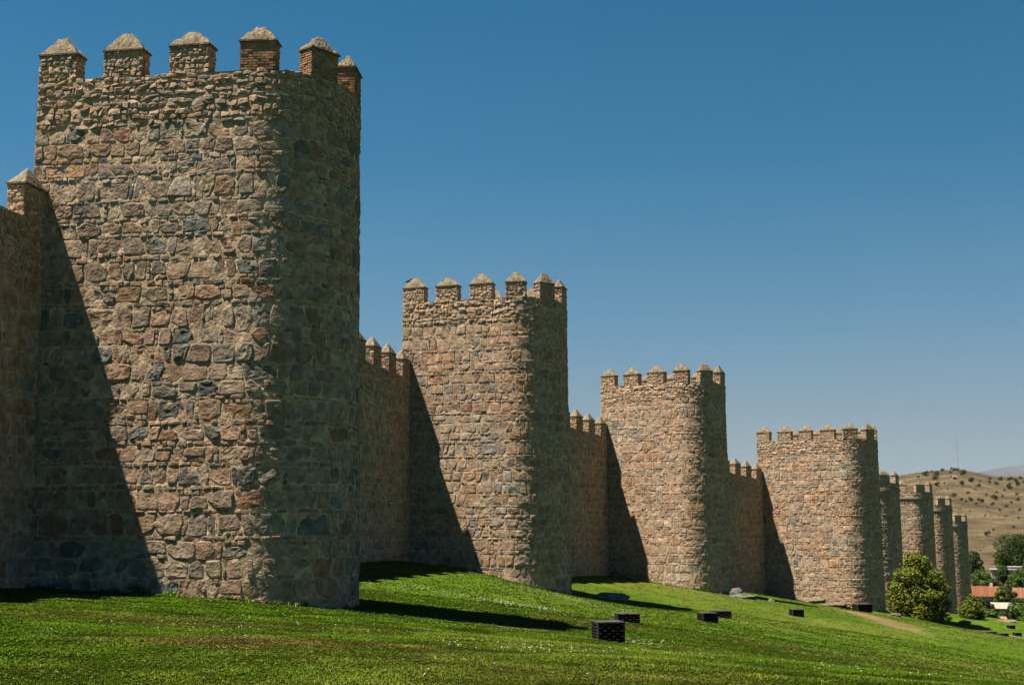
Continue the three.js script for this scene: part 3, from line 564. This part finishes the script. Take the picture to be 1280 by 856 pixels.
function tree(o) { // bearing (deg), dist or x,z ; w width, h height
  const R = rng(o.seed), x = o.x ?? Math.sin(o.b * D) * o.r, z = o.z ?? -Math.cos(o.b * D) * o.r, y = ground(x, z);
  const g = thing(o.name, o.label, o.cat, [x, y, z], o.group), T = new Soup(), bc = [.09, .07, .05];
  const lobes = [], n = o.lobes ?? 12, tk = o.trunk ?? .25, W = o.w / 2;
  for (let k = 0; k < n; k++) {
    const a = k * 2.4 + R.r(-.5, .5), f = (k + .5) / n, yy = o.h * (tk + (1 - tk) * (.12 + .76 * f)), shape = Math.sin(Math.PI * clamp(.14 + .80 * f)) * .66 + .06, rr = W * shape * R.r(.45, 1);
    const lr = W * R.r(.34, .5); lobes.push([Math.cos(a) * rr, Math.min(yy, o.h - lr * .8), Math.sin(a) * rr, lr, Math.min(lr * .85, o.h * .3)]);
  }
  if (o.bushy) { lobes.length = 0; for (let k = 0; k < 46; k++) { const f = Math.pow(R(), 1.25), a = R.r(0, 6.28), lr = W * R.r(.14, .34), env = (f < .25 ? .82 + .5 * f : 1.0 - Math.pow((f - .25) / .8, 1.7) * .85) * R.r(.5, 1.02); lobes.push([Math.cos(a) * (W * env - lr * .5), Math.max(lr * .5, o.h * f * .93), Math.sin(a) * (W * env - lr * .5), lr, lr * R.r(.7, 1)]); } lobes.push([0, o.h * .36, 0, W * .74, o.h * .36], [0, o.h * .6, 0, W * .5, o.h * .28], [W * .3, o.h * .3, W * .2, W * .5, o.h * .3], [-W * .35, o.h * .28, W * .2, W * .5, o.h * .28]); }
  limb(T, [0, -.3, 0], [R.r(-.1, .1) * W, o.h * (tk + .2), R.r(-.1, .1) * W], o.h * .045, o.h * .022, bc);
  for (let k = 0; k < Math.min(n, 8); k++) { const l = lobes[k]; limb(T, [0, o.h * tk * R.r(.6, 1), 0], [l[0] * .9, l[1], l[2] * .9], o.h * .022, o.h * .007, bc, 5); }
  T.mesh('trunk', M.bark, g);
  const S = new Soup(); leafCrown(S, lobes, o.n ?? 3000, o.leaf ?? .3, GREENS[o.col], R, o.fill); S.mesh('crown', M.leaf, g);
  return g;
}
tree({ name: 'large_bush', label: 'large rounded yellow green bush at the foot of the far towers', cat: 'bush', x: 42.1, z: -140, w: 7.6, h: 7.9, seed: 5, lobes: 26, bushy: 1, trunk: .02, n: 24000, leaf: .15, col: 'yellow', fill: .5 });
tree({ name: 'small_bush', label: 'low yellow green bush beside a rock near the last tower', cat: 'bush', x: 66.5, z: -194, w: 4.2, h: 3.2, seed: 15, lobes: 12, bushy: 1, trunk: .02, n: 6000, leaf: .15, col: 'yellow' });
const TREES = [
  ['dark_tree', 'dark narrow tree in front of the red roofed house', 19.35, 300, 5, 6.2, 'dark', 3000], ['round_tree', 'round mid green tree behind the last tower', 19.35, 385, 7.5, 9.5, 'mid', 3200], ['dark_tree', 'dark tree peeping out above the round mid green tree', 19.1, 425, 6.5, 12, 'dark', 2600],
  ['spreading_tree', 'big spreading dark tree at the foot of the dry hill', 20.75, 470, 15, 13.5, 'dark', 7000], ['round_tree', 'broad green tree left of the spreading tree crown', 20.2, 470, 8, 8, 'mid', 3000], ['round_tree', 'green tree behind the long white roof', 20.9, 492, 12, 5.5, 'mid', 3200],
  ['round_tree', 'green tree in front of the house by the slope edge', 20.95, 305, 8, 5.6, 'dark', 4000], ['round_tree', 'pale green low tree on the slope under the houses', 21.1, 262, 9, 4.2, 'light', 3500], ['slim_tree', 'slim yellowish tree between the two red roofs', 20.0, 338, 3.0, 7.0, 'yellow', 1400], ['round_tree', 'rounded dark tree filling the gap between the two red roofs', 20.3, 350, 5, 6.6, 'dark', 2400],
  ['round_tree', 'tree behind the right hand red roofed house', 20.75, 410, 6, 7.5, 'mid', 2600], ['low_shrub', 'dark shrub beside the pale garden walls', 20.1, 290, 4, 3, 'dark', 1500], ['low_shrub', 'green shrub in the gap between the two houses', 19.95, 372, 5, 5, 'mid', 1500],
  ['round_tree', 'dark leafy tree just behind the white house with orange roof', 19.75, 372, 6, 8, 'dark', 2600], ['round_tree', 'green tree standing between the sheds and the salmon roofed house', 20.55, 400, 6, 7, 'mid', 2600], ['round_tree', 'dark tree in front of the wide grey white shed', 21.15, 428, 7, 7.5, 'dark', 2600], ['low_shrub', 'hedge like green shrub in front of the salmon roofed house', 21.0, 335, 7, 3.4, 'mid', 2200], ['round_tree', 'dark tree before the long low white roofed shed', 20.15, 432, 5, 6.5, 'dark', 2200],
  ['round_tree', 'green tree just outside the spreading tree to its side', 21.6, 455, 10, 11, 'mid', 3000], ['low_shrub', 'bushy shrub below the dark narrow tree', 19.6, 275, 4, 3.2, 'mid', 1500],
];
TREES.forEach(([name, label, b, r, w, h, col, n], i) => tree({ name, label, cat: name.includes('shrub') ? 'shrub' : 'tree', b, r, w, h, col, n, seed: 60 + i, leaf: .3, trunk: name.includes('shrub') ? .03 : .16, lobes: 14 }));
{ // shrubs scattered on the dry hill: bearing, distance, width
  const HB = [[17.32, 924, 4.5], [17.79, 912, 4.5], [17.69, 872, 4.3], [17.75, 822, 3.6], [18.02, 1008, 3.3], [17.39, 978, 2.1], [17.58, 992, 2.2], [18.43, 1004, 3.8], [18.61, 972, 3.2], [18.76, 918, 5], [18.33, 946, 2.1], [19.15, 854, 4.2], [18.74, 828, 3.6], [19.42, 832, 2.7], [18.98, 778, 2.1], [19.46, 730, 3.6], [18.41, 754, 3.3], [18.69, 736, 2], [19.88, 722, 2.4], [19.09, 736, 2.8], [20.08, 874, 2.9], [20.24, 936, 3.6], [20.6, 948, 4.1], [20.84, 912, 3.5], [20.86, 866, 3.8], [20.61, 838, 4.1], [20.56, 882, 1.9], [19.83, 884, 2.4], [19.84, 926, 2.5], [21.03, 972, 2.7], [20.01, 752, 4.1], [20.84, 786, 2.1], [20.61, 734, 1.6], [20.86, 744, 2.4], [20.06, 802, 1.7], [20.26, 776, 1.7], [19.46, 876, 1.4], [17.04, 914, 2], [20.9, 690, 1.9], [19.61, 584, 2.8], [18.06, 836, 1.4], [18.18, 800, 1.3], [19.26, 804, 1.3], [19.65, 778, 1.7], [20.37, 824, 1.8], [20.45, 714, 1.6], [18.87, 728, 1.6], [19.24, 718, 2], [19.58, 658, 1.1], [20.37, 658, 1.1], [20.85, 650, 1.4], [20.14, 690, 1.5], [19.01, 680, 1.1], [19.86, 602, 1.3], [20.65, 614, 1.3], [21.2, 880, 3.4], [21.39, 800, 3.5], [21.71, 910, 4.5]];
  const R = rng(99), protos = [];
  for (let k = 0; k < 4; k++) {
    const S = new Soup(), lobes = []; for (let i = 0; i < 5; i++) lobes.push([R.r(-.28, .28), R.r(.22, .5), R.r(-.28, .28), R.r(.2, .3), R.r(.18, .26)]);
    leafCrown(S, lobes, 420, .055, GREENS.hill, R, .3); const g = new THREE.Group(); S.mesh('crown', M.leaf, g); const T = new Soup(); limb(T, [0, -.15, 0], [0, .3, 0], .05, .03, [.08, .06, .05], 5); T.mesh('trunk', M.bark, g); protos.push(g);
  }
  HB.forEach(([b, r, w], i) => {
    const o = protos[i % 4].clone(), x = Math.sin(b * D) * r, z = -Math.cos(b * D) * r; o.name = numbered('hill_shrub'); o.position.set(x, ground(x, z), z); o.rotation.y = R.r(0, 6.28); o.scale.setScalar(w * 1.25);
    scene.add(o); mark(o, 'dark green shrub dotted on the dry tan hillside', 'shrub', 'shrubs scattered over the dry hillside');
  });
}
{ // low dry scrub on the hill
  const R = rng(77), S = new Soup(), list = []; leafCrown(S, [[0, .3, 0, .5, .4]], 40, .22, [[1, 1, 1]], R, .2);
  const m0 = S.mesh('scrub_proto', M.leaf, new THREE.Group()), g = m0.geometry; g.deleteAttribute('color');
  for (let k = 0; k < 2600; k++) { const b = R.r(14, 24), r = Math.sqrt(R.r(470 ** 2, 1090 ** 2)), x = Math.sin(b * D) * r, z = -Math.cos(b * D) * r; if (fbm(x / 40, z / 40, 21, 3) + R.r(-.3, .3) < .05) continue; const q = R.r(.25, .95), v = R.r(.7, 1.3); list.push([x, ground(x, z) - .1, z, R.r(0, 6), q, q * R.r(.6, 1), R() < .45 ? [.04 * v, .042 * v, .02 * v] : [.09 * v, .07 * v, .037 * v]]); }
  instanced('dry_scrub', g, new THREE.MeshPhysicalMaterial({ roughness: .9, specularIntensity: .1, side: THREE.DoubleSide }), list, 'low dry scrub speckling the tan hillside', 'scrub');
}
{ // weeds at the foot of the tallest tower
  const T = TOWERS[0]; [[4.05, .30, 'leafy green weed at the foot of the tallest tower'], [5.1, .16, 'small low weed beside the leafy one at the tower foot']].forEach(([s, h, label], k) => {
    const p = T.map(s, 0, .22), y = ground(p[0], p[2]), g = thing('weed', label, 'plant', [p[0], y, p[2]]), R = rng(31 + k), S = new Soup();
    leafCrown(S, [[0, h * .5, 0, h * 1.0, h * .6], [h, h * .4, .1, h * .7, h * .4]], 150, .05, [[.05, .10, .015], [.07, .12, .02]], R, .1); S.mesh('leaves', M.leaf, g);
  });
}

// ---------------------------------------------------------------- rocks
function rock(name, label, x, z, sx, sy, sz, seed, col, group, sink = .3, rot = 0) {
  const y = ground(x, z), g0 = new THREE.IcosahedronGeometry(1, 4), p = g0.attributes.position, S = new Soup(), R = rng(seed), planes = [];
  for (let k = 0; k < 14; k++) planes.push([new THREE.Vector3(R.r(-1, 1), R.r(-.3, 1), R.r(-1, 1)).normalize(), R.r(.62, .92)]);
  const V = [], v = new THREE.Vector3(); for (let i = 0; i < p.count; i++) { v.fromBufferAttribute(p, i).normalize(); let r = 1; for (const [n, d] of planes) { const c = v.dot(n); if (c > 0) r = Math.min(r, d / c); } r *= 1 + .26 * fbm(v.x * 2.6 + seed, v.y * 2.6, v.z * 2.6, 5); V.push([v.x * r * sx, v.y * r * sy + sy * (1 - sink * 2) * .8, v.z * r * sz]); }
  for (let i = 0; i < V.length; i += 3) S.tri(V[i], V[i + 1], V[i + 2], col.map(c => c * R.r(.94, 1.06)), [V[i][0], V[i][1] + V[i][2]], [V[i + 1][0], V[i + 1][1] + V[i + 1][2]], [V[i + 2][0], V[i + 2][1] + V[i + 2][2]]);
  const m = S.mesh(numbered(name), M.rock, scene); m.position.set(x, y - .05, z); m.rotation.y = rot; return mark(m, label, 'rock', group);
}
const GREY = [.135, .122, .105], PALE = [.185, .155, .118];
rock('boulder', 'grey boulder with arched top at the foot of the shaded curtain wall', 16.9, -100.5, .6, .7, .55, 3, GREY);
rock('boulder', 'flat grey boulder spread below the arched boulder', 17.0, -98.6, 1.15, .32, .8, 4, GREY);
rock('boulder', 'small grey stone lying in the grass past the flat boulder', 19.2, -99.5, .3, .22, .3, 8, GREY);
rock('boulder', 'pale slab of rock at the base of the wide low tower', 27.7, -122.6, 1.2, .42, .7, 5, PALE, null, .2, .2);
rock('boulder', 'lower pale rock next to the pale slab', 29.6, -121.0, 1.0, .25, .6, 6, PALE);
rock('boulder', 'long low rock ledge under the wide low tower', 28.2, -120.6, 2.4, .22, .7, 16, [.17, .135, .095]);
rock('boulder', 'small pale rock at the rounded corner of the wide low tower', 34.6, -121.5, .6, .3, .5, 7, PALE);
rock('boulder', 'rounded boulder lying in the tower shadow on the lawn', 5.9, -80.3, 1.4, .36, 1.1, 9, [.17, .155, .135], null, .3, .5);
rock('boulder', 'brown rock beside the low bush near the last tower', 62.6, -186, 1.1, .5, .9, 11, [.15, .115, .085]);
rock('boulder', 'pale flat slab of rock beyond the low bush', 71.5, -195, 1.7, .28, 1.2, 12, PALE);
rock('boulder', 'small grey stone peeping from the grass below the large bush', 37.2, -126.5, .4, .2, .4, 13, GREY);

// ---------------------------------------------------------------- woven light boxes
function wovenBox(x, z, w, h, d, rot, label, fine) {
  const y = ground(x, z), g = thing('woven_box', label, 'box', [x, y - .06, z], 'dark woven boxes on the lawn'); g.rotation.y = rot;
  const R = rng(Math.round(x * 10)), K = () => { const v = R.r(.7, 1.3); return [.012 * v, .0105 * v, .0105 * v]; }, W = w / 2, Dd = d / 2, ps = .045;
  for (const sx of [-1, 1]) for (const sz of [-1, 1]) { const S = new Soup(), a = sx * (W - ps / 2), b = sz * (Dd - ps / 2); S.box(a - ps / 2, 0, b - ps / 2, a + ps / 2, h - .02, b + ps / 2, [.06, .05, .04]); S.mesh('post', M.plain, g); }
  { const S = new Soup(); S.box(-W + .05, 0, -Dd + .05, W - .05, h - .06, Dd - .05, [.006, .006, .006]); S.mesh('lining', M.plain, g); }
  const side = (len, put, name) => { // horizontal strips woven round uprights
    const S = new Soup(), rows = Math.max(5, Math.round(h / .085)), cols = fine ? 6 : 5, N = 24;
    for (let r = 0; r < rows; r++) { const c = K(), y0 = .02 + (h - .05) * r / rows, y1 = y0 + (h - .05) / rows * .78, sg = r % 2 ? 1 : -1;
      for (let k = 0; k < N; k++) { const f = t => [-len / 2 + .03 + (len - .06) * t, .004 + .02 * sg * Math.sin(t * cols * Math.PI)]; const [a, da] = f(k / N), [b, db] = f((k + 1) / N), ym = (y0 + y1) / 2; S.quad(put(a, y0, da - .008), put(b, y0, db - .008), put(b, ym, db + .012), put(a, ym, da + .012), c); S.quad(put(a, ym, da + .012), put(b, ym, db + .012), put(b, y1, db - .008), put(a, y1, da - .008), c); } }
    for (let k = 0; k <= cols; k++) { const a = -len / 2 + .05 + (len - .1) * k / cols, c = K(); S.quad(put(a - .012, 0, 0), put(a + .012, 0, 0), put(a + .012, h - .03, 0), put(a - .012, h - .03, 0), c); }
    mark(S.mesh(name, M.plain, g), null, null, null, 'stuff');
  };
  side(w, (a, yy, f) => [a, yy, Dd - .02 + f], 'woven_front'); side(w, (a, yy, f) => [-a, yy, -Dd + .02 - f], 'woven_back'); side(d, (a, yy, f) => [W - .02 + f, yy, -a], 'woven_side'); side(d, (a, yy, f) => [-W + .02 - f, yy, a], 'woven_side');
  const n = Math.round(w / .075); for (let k = 0; k < n; k++) { const S = new Soup(), a = -W + w * k / n, v = R.r(.75, 1.35); S.box(a + .006, h - .03 + R.r(-.004, .004), -Dd - .01, a + w / n - .006, h + .004 + R.r(-.006, .006), Dd + .01, [.045 * v, .039 * v, .037 * v]); S.mesh('lid_slat', M.plain, g); }
}
wovenBox(2.72, -38.1, .80, .62, .75, .18, 'dark woven box, largest on the lawn, with dry earth beside it', 1);
wovenBox(4.3, -50.2, .86, .42, .8, .05, 'low dark woven box just behind the largest one', 1);
wovenBox(9.6, -66, .8, .5, .8, .25, 'dark woven box standing in front of a longer low one', 1);
wovenBox(11.1, -71.6, 1.15, .42, .9, -.1, 'long low dark box behind a smaller woven box', 1);
wovenBox(18.0, -85, .75, .5, .7, .15, 'lone dark box on open lawn below the grey boulders');
wovenBox(31.4, -120.4, 1.5, .75, 1.0, .3, 'dark box against the foot of the wide low tower');
wovenBox(59.5, -167, 1.0, .7, .9, .1, 'dark box on the far lawn by the low bush');
wovenBox(62.0, -171, 1.7, .5, 1.2, .2, 'long dark box on bare earth on the far lawn');
wovenBox(66.8, -178, .9, .5, .8, .1, 'small far dark box below the pale flat slab');
wovenBox(69.0, -186, .9, .5, .8, .1, 'small far dark box next to the pale flat slab');

// ---------------------------------------------------------------- houses in the valley
function house(name, label, b, r, w, d, h, rot, o) {
  const x = Math.sin(b * D) * r, z = -Math.cos(b * D) * r, y = ground(x, z) - .3, g = thing(name, label, 'house', [x, y, z]); g.rotation.y = rot;
  const W = w / 2, Dp = d / 2, A = new Soup(); A.box(-W, 0, -Dp, W, h, Dp, o.wall);
  for (const s of [-1, 1]) if (o.rise) A.tri([s * W, h, -Dp], [s * W, h, Dp], [s * W, h + o.rise, 0], o.wall, [0, 0], [1, 0], [.5, 1]);
  A.mesh('wall', M.plain, g);
  const rf = new Soup(), e = .45, rs = o.rise;
  if (rs) { const n = Math.round(w / .45); for (let k = 0; k < n; k++) { const a = -W - e + (w + 2 * e) * k / n, bb = -W - e + (w + 2 * e) * (k + 1) / n, m = (a + bb) / 2, v = .85 + .3 * hash(k, r | 0, 3); const c = o.roof.map(q => q * v); const t = rs + e * rs / Dp;
      for (const s of [-1, 1]) { rf.quad([a, h - e * rs / Dp + .06, s * (Dp + e)], [m, h - e * rs / Dp + .14, s * (Dp + e)], [m, h + rs + .14, 0], [a, h + rs + .06, 0], c); rf.quad([m, h - e * rs / Dp + .14, s * (Dp + e)], [bb, h - e * rs / Dp + .06, s * (Dp + e)], [bb, h + rs + .06, 0], [m, h + rs + .14, 0], c); } } }
  else rf.box(-W - e, h + .01, -Dp - e, W + e, h + .25, Dp + e, o.roof);
  const roof = rf.mesh('roof', M.plain, g);
  if (o.chim) { const C = new Soup(); C.box(W * .4, h + rs * .4, -.35, W * .4 + .6, h + rs + .8, .35, [.5, .42, .35]); C.mesh('chimney', M.plain, roof); }
  const nw = Math.max(2, Math.round(w / 3)); for (let k = 0; k < nw; k++) { const c = -W + w * (k + .5) / nw, F = new Soup(), G = new Soup(); F.box(c - .5, h * .45, Dp - .05, c + .5, h * .45 + 1.2, Dp + .05, [.3, .24, .18]); const m = F.mesh('window', M.plain, g); G.box(c - .4, h * .45 + .1, Dp, c + .4, h * .45 + 1.1, Dp + .07, [.03, .035, .04]); G.mesh('pane', M.plain, m); }
  const Do = new Soup(); Do.box(-W * .1 - .5, 0, Dp - .05, -W * .1 + .5, 2.1, Dp + .06, [.16, .10, .06]); Do.mesh('door', M.plain, g);
}
house('house', 'white house with orange tiled roof beside the last tower', 19.45, 345, 5.6, 6, 4.6, -.25, { wall: [.3, .275, .24], roof: [.125, .05, .027], rise: 2.0, chim: 1 });
house('house', 'white house with salmon tiled roof among the trees by the slope', 21.0, 375, 9.5, 7, 3.4, -.35, { wall: [.31, .285, .25], roof: [.14, .063, .037], rise: 2.2, chim: 1 });
house('shed', 'long low shed with a white flat roof', 20.4, 458, 11, 6, 2.8, -.3, { wall: [.36, .32, .28], roof: [.23, .215, .19], rise: 0 });
house('shed', 'wide shed with a grey white roof behind the salmon roofed house', 21.0, 462, 10, 6, 3.2, -.2, { wall: [.36, .32, .28], roof: [.19, .18, .165], rise: 0 });
house('shed', 'small outbuilding with a terracotta roof below the white house', 19.85, 282, 2.6, 2.2, 1.5, -.1, { wall: [.3, .25, .2], roof: [.24, .11, .06], rise: .6 });
house('house', 'cream cottage partly hidden by trees between the two roofs', 20.1, 322, 4.5, 4, 3.0, -.4, { wall: [.4, .36, .29], roof: [.27, .21, .16], rise: 1.0 });
house('house', 'tiny pale hut alone on the dry hillside', 18.45, 876, 2.8, 2.2, 1.7, .2, { wall: [.24, .19, .16], roof: [.16, .11, .085], rise: .8 });

// ---------------------------------------------------------------- radio mast and bird
{
  const b = 18.62, r = 1040, x = Math.sin(b * D) * r, z = -Math.cos(b * D) * r, y = ground(x, z), H = 24, g = thing('radio_mast', 'slender lattice radio mast on the hill crest', 'mast', [x, y, z]);
  for (let k = 0; k < 3; k++) { const S = new Soup(), a = k * 2.094; limb(S, [Math.cos(a) * .4, -.5, Math.sin(a) * .4], [Math.cos(a) * .15, H, Math.sin(a) * .15], .06, .05, [.25, .25, .26], 5); S.mesh('leg', M.plain, g); }
  const S = new Soup(); for (let k = 0; k < 24; k++) for (let q = 0; q < 3; q++) { const f = t => .4 - .25 * t / 24, a = q * 2.094, c = a + 2.094; limb(S, [Math.cos(a) * f(k), k, Math.sin(a) * f(k)], [Math.cos(c) * f(k + 1), k + 1, Math.sin(c) * f(k + 1)], .03, .03, [.25, .25, .26], 4); } S.mesh('lattice', M.plain, g);
}
{
  const T = TOWERS[1], p = T.map(.25, T.yt, -.25), S = new Soup(), y = T.yt + 1.2, g = thing('bird', 'small dark bird perched on the corner merlon of a tower', 'bird', [p[0], y, p[2]]), col = [.03, .028, .026];
  const ring = (a, b, r0, r1) => limb(S, a, b, r0, r1, col, 8);
  ring([-.20, .10, 0], [-.10, .14, 0], .01, .05); ring([-.10, .14, 0], [.04, .19, 0], .05, .08); ring([.04, .19, 0], [.12, .26, 0], .08, .045); ring([.12, .26, 0], [.17, .31, 0], .045, .05); ring([.17, .31, 0], [.21, .33, 0], .05, .03); ring([.21, .33, 0], [.28, .32, 0], .018, .002);
  S.mesh('body', M.plain, g);
  for (const s of [-1, 1]) { const Lg = new Soup(); limb(Lg, [.02, 0, s * .025], [.02, .14, s * .03], .008, .01, [.1, .06, .03], 5); Lg.mesh('leg', M.plain, g); const Wg = new Soup(); ring.call; limb(Wg, [.08, .21, s * .06], [-.18, .13, s * .045], .045, .008, [.02, .02, .02], 6); Wg.mesh('wing', M.plain, g); }
}
renderer.render(scene, camera);
